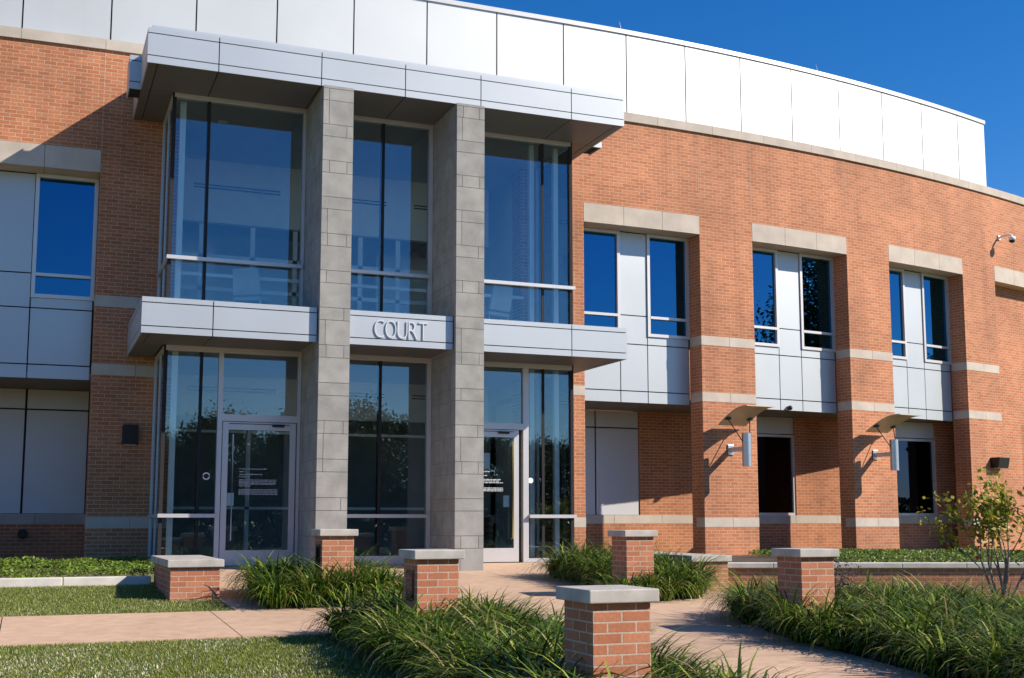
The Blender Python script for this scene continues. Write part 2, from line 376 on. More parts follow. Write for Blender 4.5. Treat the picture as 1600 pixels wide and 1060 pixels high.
for s in (11.4, 16.9):
    mb = MB(); p = fp(s, .45); mb.tube([(p[0], p[1], 11.26), (p[0] + .02, p[1], 11.33), (p[0] - .01, p[1], 11.45)], [.012, .01, .004], 6); part(mb, 'lightning_rod', 'alu')

# window bays of the upper storey
def bars(mb, s0, s1, o0, o1, z0, z1, t):
    mb.cbox(s0, s0 + t, o0, o1, z0, z1); mb.cbox(s1 - t, s1, o0, o1, z0, z1)
    mb.cbox(s0 + t, s1 - t, o0, o1, z1 - t, z1); mb.cbox(s0 + t, s1 - t, o0, o1, z0, z0 + t)
for a, b_ in OPEN:
    if a == 22.78: continue
    O = .45; c0, c1 = a + 1.06, b_ - 1.06
    bk = MB(); bk.cbox(a, b_, O + .03, O + .12, 3.20, 4.60); bk.cbox(c0 - .02, c1 + .02, O + .03, O + .12, 4.6, 6.8)
    pb = part(bk, 'spandrel_backing', 'joint')
    mb = MB(); G = .011
    for s0, s1 in ((a + .02, c0), (c0, c1), (c1, b_ - .02)):
        for z0, z1 in ((3.19, 3.43), (3.43, 4.42), (4.42, 4.60)):
            if s0 == c0 and z0 == 4.42: z1 = 5.03
            mb.cbox(s0 + G, s1 - G, O, O + .02, z0 + (G if z0 > 3.2 else 0), z1 - (G if z1 < 4.6 or s0 == c0 else .004))
    mb.cbox(c0 + G, c1 - G, O, O + .02, 5.03 + G, 6.80)
    sp = part(mb, 'spandrel_panel', 'panel'); 
    for s0, s1 in ((a + .005, c0 - .002), (c1 + .002, b_ - .005)):
        fr = MB(); bars(fr, s0, s1, O - .03, O + .08, 4.60, 6.815, .065); fr.cbox(s0 + .065, s1 - .065, O - .035, O + .07, 4.985, 5.04)
        wf = part(fr, 'window', 'alu')
        gl = MB(); gl.cbox(s0 + .06, s1 - .06, O + .03, O + .036, 4.66, 6.76, 5); gl.build('pane', M['win_glass'], wf)
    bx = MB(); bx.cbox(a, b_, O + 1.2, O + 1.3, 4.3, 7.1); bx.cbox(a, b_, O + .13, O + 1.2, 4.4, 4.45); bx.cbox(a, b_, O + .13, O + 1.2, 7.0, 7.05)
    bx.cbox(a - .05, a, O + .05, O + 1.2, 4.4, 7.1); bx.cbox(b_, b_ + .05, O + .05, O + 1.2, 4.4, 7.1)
    part(bx, 'room_shade_box', 'dark')  # black box in place of a room, its darkness put into the colour
# arcade: back wall, soffit, panels and windows
YB = 24.2
mb = MB(); st = MB(); XL, XR = -9.5, 30.5
mb.box(XL, 1.9, YB, YB + .3, -.3, .68); mb.box(9.27, XR, YB, YB + .3, -.3, .68)
x = XL
while x < XR:
    e = min(x + 1.2, XR)
    if e < 1.9 or x > 9.2: st.box(x + .004, e - .004, YB - .005, YB + .3, .681, .869)
    x = e
HOLES = [(-1.62, .98), (10.1, 12.75), (15.35, 16.93), (19.55, 21.13)]
xs2 = [XL] + [v for h in HOLES[:1] for v in h] + [1.9]; 
for a, b_ in ((XL, -1.62), (.98, 1.9), (9.27, 10.1), (12.75, 15.35), (16.93, 19.55), (21.13, XR)): mb.box(a, b_, YB, YB + .3, .87, 3.24)
split_build(mb, 'arcade_wall', 'brick', B); split_build(st, 'stone_band', 'stone', B)
mb = MB()
for s0, s1 in ((S0, .90), (10.27, S1)):
    n_ = int((s1 - s0) / .7) + 1
    for k in range(n_):
        a = s0 + (s1 - s0) * k / n_; b_ = s0 + (s1 - s0) * (k + 1) / n_
        A, C = fp(a, .47), fp(b_, .47)
        if max(A[1], C[1]) > YB - .1: continue
        mb.hexa([(A[0], A[1], 3.20), (C[0], C[1], 3.20), (C[0], YB, 3.20), (A[0], YB, 3.20), (A[0], A[1], 3.3), (C[0], C[1], 3.3), (C[0], YB, 3.3), (A[0], YB, 3.3)])
mb.box(.90, 1.9, 22.25, YB, 3.20, 3.3); mb.box(9.27, 10.27, 22.25, YB, 3.20, 3.3)
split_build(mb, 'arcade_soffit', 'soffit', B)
for (x0, xm, x1) in ((-1.62, -.14, .98), (10.1, 11.66, 12.75)):
    bk = MB(); bk.box(x0, x1, YB + .06, YB + .2, .86, 3.2); bo = split_build(bk, 'wall_panel_backing', 'joint', B)
    mb = MB()
    for a, b_ in ((x0, xm), (xm, x1)):
        mb.box(a + .02, b_ - .02, YB + .02, YB + .055, .875, 2.80); mb.box(a + .02, b_ - .02, YB + .02, YB + .055, 2.83, 3.19)
    part(mb, 'wall_panel', 'grey_panel')
for x0, x1 in HOLES[2:]:
    fr = MB(); y0 = YB + .02; t = .06
    fr.box(x0, x0 + t, y0, y0 + .1, .87, 2.78); fr.box(x1 - t, x1, y0, y0 + .1, .87, 2.78)
    fr.box(x0 + t, x1 - t, y0, y0 + .1, .87, .87 + t); fr.box(x0 + t, x1 - t, y0, y0 + .1, 2.78 - t, 2.78)
    wf = part(fr, 'window', 'alu'); gl = MB(); gl.box(x0 + t - .01, x1 - t + .01, y0 + .06, y0 + .066, .92, 2.73); gl.build('pane', M['dark_glass'], wf)
    mb = MB(); mb.box(x0 + .01, x1 - .01, YB + .03, YB + .07, 2.80, 3.19); part(mb, 'wall_panel', 'grey_panel')
    mb = MB(); mb.box(x0, x1, YB + .5, YB + .55, .8, 2.9); mb.box(x0, x1, YB + .15, YB + .5, .8, .84); mb.box(x0 - .04, x0, YB + .3, YB + .5, .8, 2.9); mb.box(x1, x1 + .04, YB + .3, YB + .5, .8, 2.9); part(mb, 'room_shade_box', 'dark')  # shallow black box, the unlit room's shade put into its colour
mb = MB(); mb.tube([(-.10, YB + .01, .50), (-.10, YB - .1, .50)], .085, 20, False); mb.tube([(-.10, YB - .1, .50), (-.10, YB - .0, .50)], .072, 20); part(mb, 'vent_pipe', 'black')

# ------------------------------------------------------------------ entrance bay
GX0, GX1, GY = 1.955, 9.215, 20.16
def strips(mb, x0, x1, y, zs, joints, axis='x', t=.02, gap=.008, inward=1):
    J = [x0] + [j for j in joints if x0 + .05 < j < x1 - .05] + [x1]
    for a, b_ in zip(J[:-1], J[1:]):
        a2 = a + (gap if a != x0 else 0); b2 = b_ - (gap if b_ != x1 else 0)
        for i in range(len(zs) - 1):
            z0 = zs[i] + (gap if i else 0); z1 = zs[i + 1] - (gap if i < len(zs) - 2 else 0)
            if axis == 'x': mb.box(a2, b2, y, y + t, z0, z1)
            else: mb.box(*sorted((y, y + t * inward)), a2, b2, z0, z1)
# upper canopy
CX = (1.40, 9.72); CY = 18.88; ZC = (7.846, 7.968, 8.33, 8.42); CJ = [2.495, 4.155, 5.59, 6.95, 8.67]
mb = MB(); mb.box(CX[0] + .022, CX[1] - .022, CY + .022, 21.78, 7.862, 8.40)
mb.box(1.24, CX[0] + .02, 20.2, 20.72, 7.88, 8.40); mb.box(CX[1] - .02, 9.88, 20.2, 20.72, 7.88, 8.40)
can = part(mb, 'canopy', 'joint')
mb = MB(); strips(mb, *CX, CY, ZC, CJ); strips(mb, CY + .021, 20.17, CX[0], ZC, [], 'y', .02, .008, 1); strips(mb, CY + .021, 20.17, CX[1], ZC, [], 'y', .02, .008, -1); strips(mb, 20.735, 21.79, CX[0], ZC, [], 'y', .02, .008, 1); strips(mb, 20.735, 21.79, CX[1], ZC, [], 'y', .02, .008, -1)
strips(mb, 1.22, CX[0] + .018, 20.172, ZC, []); strips(mb, CX[1] - .018, 9.90, 20.172, ZC, [])
strips(mb, 20.193, 20.73, 1.22, ZC, [], 'y', .018, .008, 1); strips(mb, 20.193, 20.73, 9.90, ZC, [], 'y', .018, .008, -1)
mb.box(CX[0] + .01, CX[1] - .01, CY + .01, 21.78, 8.402, 8.424)
mb.box(CX[0] + .07, CX[1] - .06, CY + .1, 21.7, 8.426, 8.50)
mb.build('fascia', M['panel'], can)
mb = MB(); J = [CX[0] + .003, 1.56] + CJ + [9.56, CX[1] - .003]
for a, b_ in zip(J[:-1], J[1:]):
    for c, d in ((CY + .021, GY - .03), (GY - .03, 20.95), (20.95, 21.79)):
        mb.box(a + .008, b_ - .008, c + .006, d - .006, 7.847, 7.86)
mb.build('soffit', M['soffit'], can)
# lower canopy bands between the columns
LZ = (3.585, 3.695, 4.06, 4.145)
def band(x0, x1, joints, left=None, right=None):
    mb = MB(); mb.box(x0 + .022, x1 - .022, 18.942, 20.10, 3.60, 4.13)
    if left: mb.box(x0 + .022, GX0 - .06, 20.10, 21.79, 3.60, 4.13)
    if right: mb.box(GX1 + .06, x1 - .022, 20.10, 21.79, 3.60, 4.13)
    bo = part(mb, 'canopy_band', 'joint')
    mb = MB(); strips(mb, x0, x1, 18.92, LZ, joints)
    yb = 21.79 if left else 20.1
    strips(mb, 18.941, yb, x0, LZ, [], 'y', .02, .008, 1)
    yb = 21.79 if right else 20.1
    strips(mb, 18.941, yb, x1, LZ, [], 'y', .02, .008, -1)
    mb.box(x0 + .01, x1 - .01, 18.93, 20.12, 4.132, 4.147)
    if left: mb.box(x0 + .01, GX0 - .05, 20.12, 21.79, 4.132, 4.147)
    if right: mb.box(GX1 + .05, x1 - .01, 20.12, 21.79, 4.132, 4.147)
    mb.build('fascia', M['panel'], bo)
    mb = MB(); J = [x0 + .003] + ([x0 + .13] if left else []) + joints + ([x1 - .13] if right else []) + [x1 - .003]
    for a, b_ in zip(J[:-1], J[1:]): mb.box(a + .007, b_ - .007, 18.945, 20.1, 3.586, 3.598)
    if left: mb.box(x0 + .01, GX0 - .06, 20.11, 21.79, 3.586, 3.598)
    if right: mb.box(GX1 + .06, x1 - .01, 20.11, 21.79, 3.586, 3.598)
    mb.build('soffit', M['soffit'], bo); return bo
band(1.46, 4.165, [2.53], left=True); band(4.705, 6.475, []); band(7.015, 9.75, [8.67], right=True)
# block columns
def column(x0, x1):
    co = MB(); co.box(x0 + .007, x1 - .007, 18.827, 20.30, -.3, 7.845); core = part(co, 'column', 'mortar')
    mb = MB(); z = -.12; k = 0; gp = .004
    while z < 7.84:
        h = (.406 if k % 2 == 0 else .203); z1 = min(z + h, 7.844)
        fx = [[x0, x1], [x0, x0 + .11, x1 - .09, x1], [x0, x0 + .10, x1], [x0, x1 - .11, x1], [x0, x0 + .12, x1 - .1, x1]][(k * 7 + int(x0 * 3)) % 5 if k % 2 else (0 if (k // 2) % 3 else 2)]
        for a, b_ in zip(fx[:-1], fx[1:]): mb.box(a + gp, b_ - gp, 18.82, 19.02, z + gp, z1 - gp)
        y = 19.02; yj = [19.02] + [v for v in ((19.25, 19.65, 20.05) if k % 4 < 2 else (19.45, 19.85, 20.2))] + [20.3]
        for a, b_ in zip(yj[:-1], yj[1:]): mb.box(x0 + gp, x1 - gp, a + gp, b_ - gp, z + gp, z1 - gp)
        z = z1; k += 1
    mb.build('block', M['cmu'], core)
column(4.18, 4.69); column(6.49, 7.0)
# glazing
def pane(mb, x0, x1, z0, z1, y=GY): mb.box(x0, x1, y, y + .008, z0, z1)
fr = MB(); GL = MB(); JT = MB()
def fbox(x0, x1, z0, z1, y0=GY - .05, y1=GY + .08): fr.box(x0, x1, y0, y1, z0, z1)
for x0, x1 in ((GX0, 4.18), (4.69, 6.49), (7.0, GX1)):      # heads and sills
    fbox(x0, x1, 7.775, 7.846); fbox(x0, x1, 3.50, 3.585); fbox(x0, x1, 4.147, 4.19)
for x0, x1 in ((4.13, 4.178), (6.42, 6.488)):
    fbox(x0, x1, 4.19, 7.775); fbox(x0, x1, 0, 3.50)
fbox(2.81, 2.885, 0, 3.5); fbox(8.24, 8.345, 0, 3.5)
fbox(GX0, 2.81, .0, .07); fbox(8.345, GX1, .0, .07); fbox(4.69, 6.42, .0, .14)
fbox(2.885, 4.13, 2.37, 2.48); fbox(7.0, 8.24, 2.37, 2.48)
def rail(x0, x1, z): fr.box(x0, x1, GY - .12, GY - .055, z - .03, z + .03)
rail(1.905, 4.13, 5.04); rail(4.69, 6.42, 5.04); rail(7.0, 9.265, 5.04)
rail(1.905, 2.81, .817); rail(4.69, 6.42, .817); rail(8.345, 9.265, .817)
split_build(fr, 'glazing_frame', 'alu', B)
for x0, x1 in ((GX0 + .01, 4.14), (4.69, 6.43), (7.0, GX1 - .01)):
    pane(GL, x0, x1, 4.18, 7.78)
pane(GL, GX0 + .01, 2.82, .06, 3.51); pane(GL, 2.88, 4.14, 2.47, 3.51); pane(GL, 4.69, 6.43, .13, 3.51)
pane(GL, 7.0, 8.25, 2.47, 3.51); pane(GL, 8.34, GX1 - .01, .06, 3.51)
for x in (GX0, GX1):
    GL.box(x - .004, x + .004, GY + .02, 21.79, .06, 3.51); GL.box(x - .004, x + .004, GY + .02, 21.79, 4.18, 7.78)
split_build(GL, 'glazing_pane', 'glass', B)
for x, zs in ((2.53, ((.07, 3.5), (4.19, 7.775))), (5.575, ((.14, 3.5), (4.19, 7.775))), (8.65, ((4.19, 7.775), (.07, 3.5)))):
    for z0, z1 in zs: JT.box(x - .026, x + .026, GY - .006, GY + .12, z0, z1)
for x in (GX0, GX1):
    for z0, z1 in ((.0, 3.585), (4.147, 7.846)):
        JT.box(x - .03, x + .03, GY - .045, GY + .0, z0, z1)
split_build(JT, 'glazing_mullion', 'joint', B)
sf = MB()
for x in (GX0, GX1):
    for z in (5.04, .817): sf.box(x - .045 if x < 5 else x + .01, x - .01 if x < 5 else x + .045, GY - .05, 21.79, z - .03, z + .03)
    for z0, z1 in ((3.50, 3.585), (4.147, 4.19), (7.775, 7.846), (0, .06)): sf.box(x - .03, x + .03, GY + .085, 21.79, z0, z1)
    for z0, z1 in ((.06, 3.5), (4.19, 7.775)): sf.box(x - .028, x + .028, 21.72, 21.79, z0, z1); sf.box(x - .02, x + .02, 20.90, 20.96, z0, z1)
split_build(sf, 'side_frame', 'alu', B)
mb = MB()
for x, y in ((2.13, 20.36), (8.52, 20.36), (9.04, 20.42)):
    mb.box(x - .045, x + .045, y, y + .09, 0, 3.55); mb.box(x - .045, x + .045, y, y + .09, 4.15, 7.8)
split_build(mb, 'interior_post', 'mint', B)
# doors
def door(x0, x1, hinge_right, yd=GY):
    fr = MB(); st_ = .095; zt = 2.36
    fr.box(x0, x0 + st_, yd - .03, yd + .02, .01, zt); fr.box(x1 - st_, x1, yd - .03, yd + .02, .01, zt)
    fr.box(x0 + st_, x1 - st_, yd - .03, yd + .02, .01, .255); fr.box(x0 + st_, x1 - st_, yd - .03, yd + .02, 2.23, zt)
    d = part(fr, 'door', 'alu')
    gl = MB(); gl.box(x0 + st_ - .01, x1 - st_ + .01, yd - .004, yd + .004, .25, 2.235); gl.build('pane', M['glass'], d)
    hx = x0 + st_ + .07 if hinge_right else x1 - st_ - .05
    h = MB(); h.tube([(hx, yd - .03, .42), (hx, yd - .1, .42), (hx, yd - .1, 2.15), (hx, yd - .03, 2.15)], .014, 8); h.build('handle', M['steel'] if hinge_right else M['brass'], d)
    p = MB(); p.box(hx - .10 if hinge_right else hx - .14, hx + .05 if hinge_right else hx - .03, yd + .006, yd + .03, .98, 1.19); p.build('push_plate', M['mint'], d)
    c = MB(); c.tube([(x0 + .1, yd - .035, 2.33), (x1 - .1, yd - .035, 2.33)], .006, 6); c.box(x1 - .4, x1 - .2, yd - .08, yd - .032, 2.29, 2.33); c.build('door_closer', M['black'], d)
    return d
dl = door(2.90, 4.11, True); dr = door(7.06, 8.16, False)
def text_lines(d, x0, x1, zs, hgt):
    mb = MB(); rr = random.Random(int(x0 * 100))
    for z, wd in zs:
        x = x0; xe = x0 + (x1 - x0) * wd
        while x < xe:
            w_ = rr.uniform(.02, .075); mb.box(x, min(x + w_, xe), GY - .012, GY - .008, z, z + hgt); x += w_ + .012
    mb.build('door_notice', M['decal'], d)
text_lines(dl, 3.19, 3.83, [(1.58, .72), (1.535, .2), (1.49, .6), (1.45, .28), (1.40, .95), (1.375, .95), (1.35, .95), (1.33, .95), (1.30, .3), (1.24, 1), (1.215, 1), (1.19, 1), (1.165, 1)], .013)
text_lines(dr, 7.12, 7.9, [(1.60, .62), (1.53, .55), (1.46, .9), (1.435, .85), (1.405, .95), (1.31, .95), (1.285, .95), (1.26, .95)], .015)
mb = MB(); mb.box(7.2, 7.62, GY + .02, GY + .024, 1.66, 1.94); mb.build('paper_notice', M['paper'], dr)
mb = MB(); mb.tube([(2.66, GY - .006, 1.46), (2.66, GY - .002, 1.46)], .06, 20); part(mb, 'round_sticker', 'paper')
mb = MB(); mb.tube([(2.66, GY - .009, 1.46), (2.66, GY - .0065, 1.46)], .042, 20); mb.box(2.6, 2.72, GY - .0115, GY - .0095, 1.452, 1.468); part(mb, 'sticker_emblem', 'black')
mb = MB(); mb.tube([(8.40, GY - .006, 1.46), (8.40, GY - .002, 1.46)], .05, 20); part(mb, 'round_sticker', 'paper')
# interior rooms behind the glass
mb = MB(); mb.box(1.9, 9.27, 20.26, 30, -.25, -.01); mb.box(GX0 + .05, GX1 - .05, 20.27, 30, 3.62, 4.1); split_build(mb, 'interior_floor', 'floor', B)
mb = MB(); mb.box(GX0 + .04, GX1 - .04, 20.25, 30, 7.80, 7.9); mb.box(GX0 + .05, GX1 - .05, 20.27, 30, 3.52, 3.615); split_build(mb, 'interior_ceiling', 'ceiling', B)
mb = MB(); mb.box(1.9, 9.27, 29.9, 30.2, 0, 7.9); mb.box(1.7, 1.9, 22.3, 30, 0, 7.9); mb.box(9.27, 9.45, 22.3, 30, 0, 7.9)
mb.box(2.3, 8.87, 23.6, 23.75, 6.55, 7.80); mb.box(2.3, 8.87, 23.6, 23.75, 2.75, 3.52)
mb.box(2.3, 3.4, 25.4, 25.5, 4.1, 6.6); mb.box(6.9, 8.87, 25.4, 25.5, 4.1, 6.6); mb.box(3.4, 6.9, 27.4, 27.5, 4.1, 6.6)
split_build(mb, 'interior_wall', 'plaster', B)
mb = MB()
for x0, x1 in ((2.7, 4.4), (5.0, 6.6), (7.2, 8.5)):
    for z in (7.28, 7.22): mb.box(x0, x1, 23.585, 23.598, z, z + .025)
    for z in (3.28, 3.22): mb.box(x0, x1, 23.585, 23.598, z, z + .02)
split_build(mb, 'air_diffuser', 'black', B)
mb = MB()
for x in (2.9, 3.9, 4.75, 5.6, 6.1, 6.9, 7.8, 8.6):
    if x in (3.9, 5.6, 7.8): mb.box(x - .04, x + .04, 23.6, 23.68, 0, 2.75)
    mb.box(x - .045, x + .045, 23.72, 23.8, 4.1, 6.54)
for z in (2.45, .98): mb.box(2.3, 8.87, 23.6, 23.66, z - .025, z + .025)
for z in (4.55, 5.25, 5.9): mb.box(2.3, 8.87, 23.72, 23.78, z - .04, z + .04)
for z in (4.62, 5.1): mb.box(2.3, 8.87, 21.62, 21.66, z - .03, z + .03)
split_build(mb, 'inner_screen', 'mint', B)
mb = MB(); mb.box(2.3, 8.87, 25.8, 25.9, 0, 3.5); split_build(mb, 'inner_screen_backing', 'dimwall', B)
mb = MB()
for x, y in ((2.9, 21.2), (5.2, 21.2), (7.6, 21.2)): mb.tube([(x, y, 7.785), (x, y, 7.80)], .09, 16)
split_build(mb, 'ceiling_light', 'paper', B)

# ================================================================== SIGN
sg = thing('court_sign', 'raised white letters spelling COURT on the middle canopy band', 'sign', (5.6, 18.92, 3.7))
cu = bpy.data.curves.new('t', 'FONT')
def glyph(ch):
    cu.body = ch; cu.size = .43; cu.extrude = .009; cu.offset = -.009; cu.resolution_u = 6
    t = bpy.data.objects.new('t', cu); COL.objects.link(t); bpy.context.view_layer.update()
    me = bpy.data.meshes.new_from_object(t.evaluated_get(bpy.context.evaluated_depsgraph_get())); bpy.data.objects.remove(t); return me
xx = 5.115
for ch, wd in zip('COURT', (.165, .185, .17, .155, .16)):
    me = glyph(ch); vs = np.array([v.co[:] for v in me.vertices]); w0, w1 = vs[:, 0].min(), vs[:, 0].max()
    for v in me.vertices:
        x, y, z = v.co; v.co = (xx + (x - w0) / (w1 - w0) * wd - 5.6, -.013 - z, .012 + y * 1.03)
    me.flip_normals(); me.materials.clear(); me.materials.append(M['letter'])
    o = bpy.data.objects.new('letter', me); COL.objects.link(o); o.parent = sg
    xx += wd + .02

# ================================================================== LAMPS, CAMERAS, LIGHT BOXES
def local(s, off=0., z=0.):
    p = fp(s, off); th = 0 if SA <= s <= SB else ((s - SB) / RAD if s > SB else -(SA - s) / RAD)
    return Vector((p[0], p[1], z)), th
def uplight(s, label):
    loc, th = local(s); r_ = thing('wall_lamp', label, 'wall lamp', loc, 'uplights on the brick piers')
    D = .56
    mb = MB(); mb.box(-.075, .075, -.03, 0, 2.12, 2.34); mb.build('wall_plate', M['steel'], None, bevel=.006).parent = r_
    mb = MB(); mb.box(-.045, .045, -D + .08, -.03, 2.185, 2.275); mb.build('arm', M['grey_panel'], None).parent = r_
    mb = MB(); mb.tube([(0, -D, 1.86), (0, -D, 2.55)], .095, 28); o = mb.build('lamp_body', M['steel'], None); o.parent = r_
    mb = MB(); n_ = 14; t_ = .018; W_ = .36
    prof = []
    for k in range(n_ + 1):
        u = k / n_; y = -.08 - u * 1.0; z = 2.74 + .37 * math.sin(u * math.pi * .52) - .05 * u
        prof.append((y, z))
    for (y0, z0), (y1, z1) in zip(prof[:-1], prof[1:]):
        mb.hexa([(-W_, y1, z1), (W_, y1, z1), (W_, y0, z0), (-W_, y0, z0), (-W_, y1, z1 + t_), (W_, y1, z1 + t_), (W_, y0, z0 + t_), (-W_, y0, z0 + t_)])
    mb.build('reflector', M['bronze'], None).parent = r_
    for sx in (-1, 1):
        mb = MB(); mb.tube([(sx * .085, -D + .0, 2.36), (sx * .28, -.32, 2.85)], .011, 6); mb.box(sx * .28 - .05, sx * .28 + .05, -.37, -.27, 2.835, 2.885); mb.build('stay_rod', M['black'], None).parent = r_
    r_.rotation_euler = (0, 0, th); return r_
uplight(13.73, 'steel uplight with curved bronze reflector on the brick pier nearest the entrance')
uplight(17.90, 'steel uplight with curved bronze reflector on the second pier right of the entrance')
def lightbox(s, z, w_, h, d, label):
    loc, th = local(s, 0, z); r_ = thing('light_box', label, 'wall light', loc)
    mb = MB()
    mb.hexa([(-w_ / 2, -d * .8, -h / 2), (w_ / 2, -d * .8, -h / 2), (w_ / 2, 0, -h / 2), (-w_ / 2, 0, -h / 2), (-w_ / 2, -d, h / 2), (w_ / 2, -d, h / 2), (w_ / 2, 0, h / 2), (-w_ / 2, 0, h / 2)])
    o = mb.build('housing', M['black'], None, bevel=.012); o.parent = r_
    mb = MB(); mb.box(-w_ / 2 + .03, w_ / 2 - .03, -d * .75, -.03, -h / 2 - .006, -h / 2 + .001); mb.build('lens', M['grey_panel'], None).parent = r_
    r_.rotation_euler = (0, 0, th)
lightbox(1.56, 2.21, .26, .34, .14, 'black box light on the shaded brick pier left of the entrance')
lightbox(22.42, 2.17, .46, .26, .26, 'black box light on the farthest right brick pier')
loc, th = local(23.05, 0, 7.98); pc = thing('dome_camera', 'white dome security camera on a curved arm high on the right brick wall', 'security camera', loc)
mb = MB(); mb.box(-.055, .055, -.035, 0, -.06, .06); mb.build('base', M['paper'], None, bevel=.01).parent = pc
mb = MB(); mb.tube([(0, -.03, 0), (0, -.12, .03), (0, -.30, .03), (0, -.36, .0), (0, -.37, -.04)], .028, 10); mb.build('arm', M['paper'], None, True).parent = pc
mb = MB(); mb.tube([(0, -.37, -.03), (0, -.37, -.05), (0, -.37, -.13)], [.05, .085, .085], 18); mb.build('housing', M['paper'], None, True).parent = pc
mb = MB(); mb.tube([(0, -.37, -.13 - .07 * math.sin(a)) for a in (0, .5, 1.0, 1.4, 1.57)], [.078 * math.cos(a) + .001 for a in (0, .5, 1.0, 1.4, 1.57)], 18); mb.build('dome', M['black'], None, True).parent = pc
pc.rotation_euler = (0, 0, th)
loc, th = local(15.72, .45, 3.24); pc = thing('ceiling_camera', 'small dark camera under the metal panels between the two uplights', 'security camera', loc)
mb = MB(); mb.box(-.04, .04, -.03, 0, -.04, .04); mb.build('base', M['grey_panel'], None).parent = pc
mb = MB(); mb.tube([(0, -.03, 0), (0, -.09, 0), (0, -.13, -.01)], [.05, .055, .02], 14); mb.build('dome', M['black'], None, True).parent = pc

# ================================================================== FURNITURE BEHIND THE GLASS
def chair(x, y, z, rz, label):
    r_ = thing('lobby_chair', label, 'chair', (x, y, z), 'chairs behind the upper glass')
    mb = MB(); mb.box(-.26, .26, -.25, .25, .40, .48); mb.build('seat', M['seat'], None, bevel=.03).parent = r_
    mb = MB(); mb.hexa([(-.25, .2, .5), (.25, .2, .5), (.25, .27, .5), (-.25, .27, .5), (-.23, .32, .95), (.23, .32, .95), (.23, .38, .95), (-.23, .38, .95)]); mb.build('backrest', M['seat'], None, bevel=.02).parent = r_
    for sx in (-.24, .24):
        for sy in (-.22, .24):
            mb = MB(); mb.tube([(sx, sy, 0), (sx * .95, sy * .9, .41)], .014, 6); mb.build('leg', M['steel'], None).parent = r_
    r_.rotation_euler = (0, 0, rz); return r_
chair(7.85, 20.75, 4.1, R(200), 'pale lobby chair behind the upper right entrance glass')
chair(3.45, 20.9, 4.1, R(150), 'pale lobby chair behind the upper left entrance glass')
wb = thing('waste_bin', 'dark ribbed round bin behind the right glass door', 'bin', (7.62, 20.75, 0))
mb = MB(); mb.tube([(0, 0, 0), (0, 0, .25), (0, 0, .3)] + [(0, 0, .3 + .05 * k) for k in range(1, 11)], [.22, .24, .27] + [.27 if k % 2 else .25 for k in range(1, 11)], 24); mb.build('body', M['black'], None).parent = wb
mb = MB(); mb.tube([(0, 0, .80), (0, 0, .86)], [.28, .2], 24); mb.build('lid', M['steel'], None).parent = wb

# ================================================================== BRICK POSTS AND LOW WALLS
def post(x, y, ztop, label, lightside=False, w_=.406, d=.44, base=-1.1):
    r_ = thing('brick_post', label, 'brick post', (x, y, ztop), 'brick posts along the walk')
    mb = MB(); h = .085; mb.box(0, w_, 0, d, base, -h); o = mb.build('shaft', M['brick_post'], None); o.parent = r_
    u = o.data.uv_layers[0].data
    for q in u: q.uv = (q.uv[0] if False else q.uv[0], q.uv[1] + .0025)
    mb = MB(); mb.box(-.045, w_ + .045, -.045, d + .045, -h, 0); mb.build('cap', M['cap'], None, bevel=.008).parent = r_
    if lightside:
        mb = MB(); mb.box(-.008, .01, .10, .34, -.48, -.19); f = mb.build('step_light', M['black'], None); f.parent = r_
        mb = MB(); mb.box(-.012, -.0085, .13, .31, -.45, -.22); mb.build('lens', M['dark_glass'], f)
    return r_
post(3.32, 6.95, .295, 'closest brick post with a grey stone cap beside the right hand walk')
post(3.39, 10.88, .455, 'brick post with stone cap in front of the second grey column', True)
post(3.45, 15.1, .625, 'tallest looking brick post directly in front of the first grey column', True)
post(7.49, 10.65, .437, 'brick post rising from the long lilyturf bed on the right')
post(7.43, 14.5, .605, 'brick post behind the lilyturf clump right of the right glass door')
def lowwall(x0, x1, y0, y1, zt, label):
    r_ = thing('low_wall', label, 'low wall', (x0, y0, zt), 'low brick walls flanking the entrance paving')
    mb = MB(); mb.box(0, x1 - x0, 0, y1 - y0, -.85, -.095); mb.build('shaft', M['brick_post'], None).parent = r_
    mb = MB(); mb.box(-.045, x1 - x0 + .045, -.045, y1 - y0 + .03, -.095, 0); mb.build('cap', M['cap'], None, bevel=.008).parent = r_
lowwall(1.68, 2.286, 15.75, 17.9, .245, 'short stone capped brick wall on the lawn left of the doors')
lowwall(9.19, 9.796, 15.8, 18.2, .222, 'short stone capped brick wall right of the entrance paving')
# right planter wall, set at an angle
pw = thing('planter_wall', 'long low brick planter wall with a pale coping under the right windows', 'planter wall', (9.85, 16.45, 0))
dx, dy = .93, -.37; nl = math.hypot(dx, dy); dx /= nl; dy /= nl; ang = math.atan2(dy, dx)
mb = MB(); mb.box(0, 9, 0, .2, -.9, .005); o = mb.build('shaft', M['brick_post'], None); o.parent = pw
mb = MB()
for k in range(9): mb.box(k + .004, k + .996, -.04, .26, .005, .085)
mb.build('coping', M['curb'], None, bevel=.008).parent = pw
pw.rotation_euler = (0, 0, ang)
cb = thing('garden_curb', 'pale concrete curb edging the ground cover at left', 'curb', (-10, 17.7, 0))
mb = MB()
for k in range(10): mb.box(k * 1.163 + .004, (k + 1) * 1.163 - .004, 0, .16, -.35, -.035)
mb.build('curb_block', M['curb'], None, bevel=.012).parent = cb

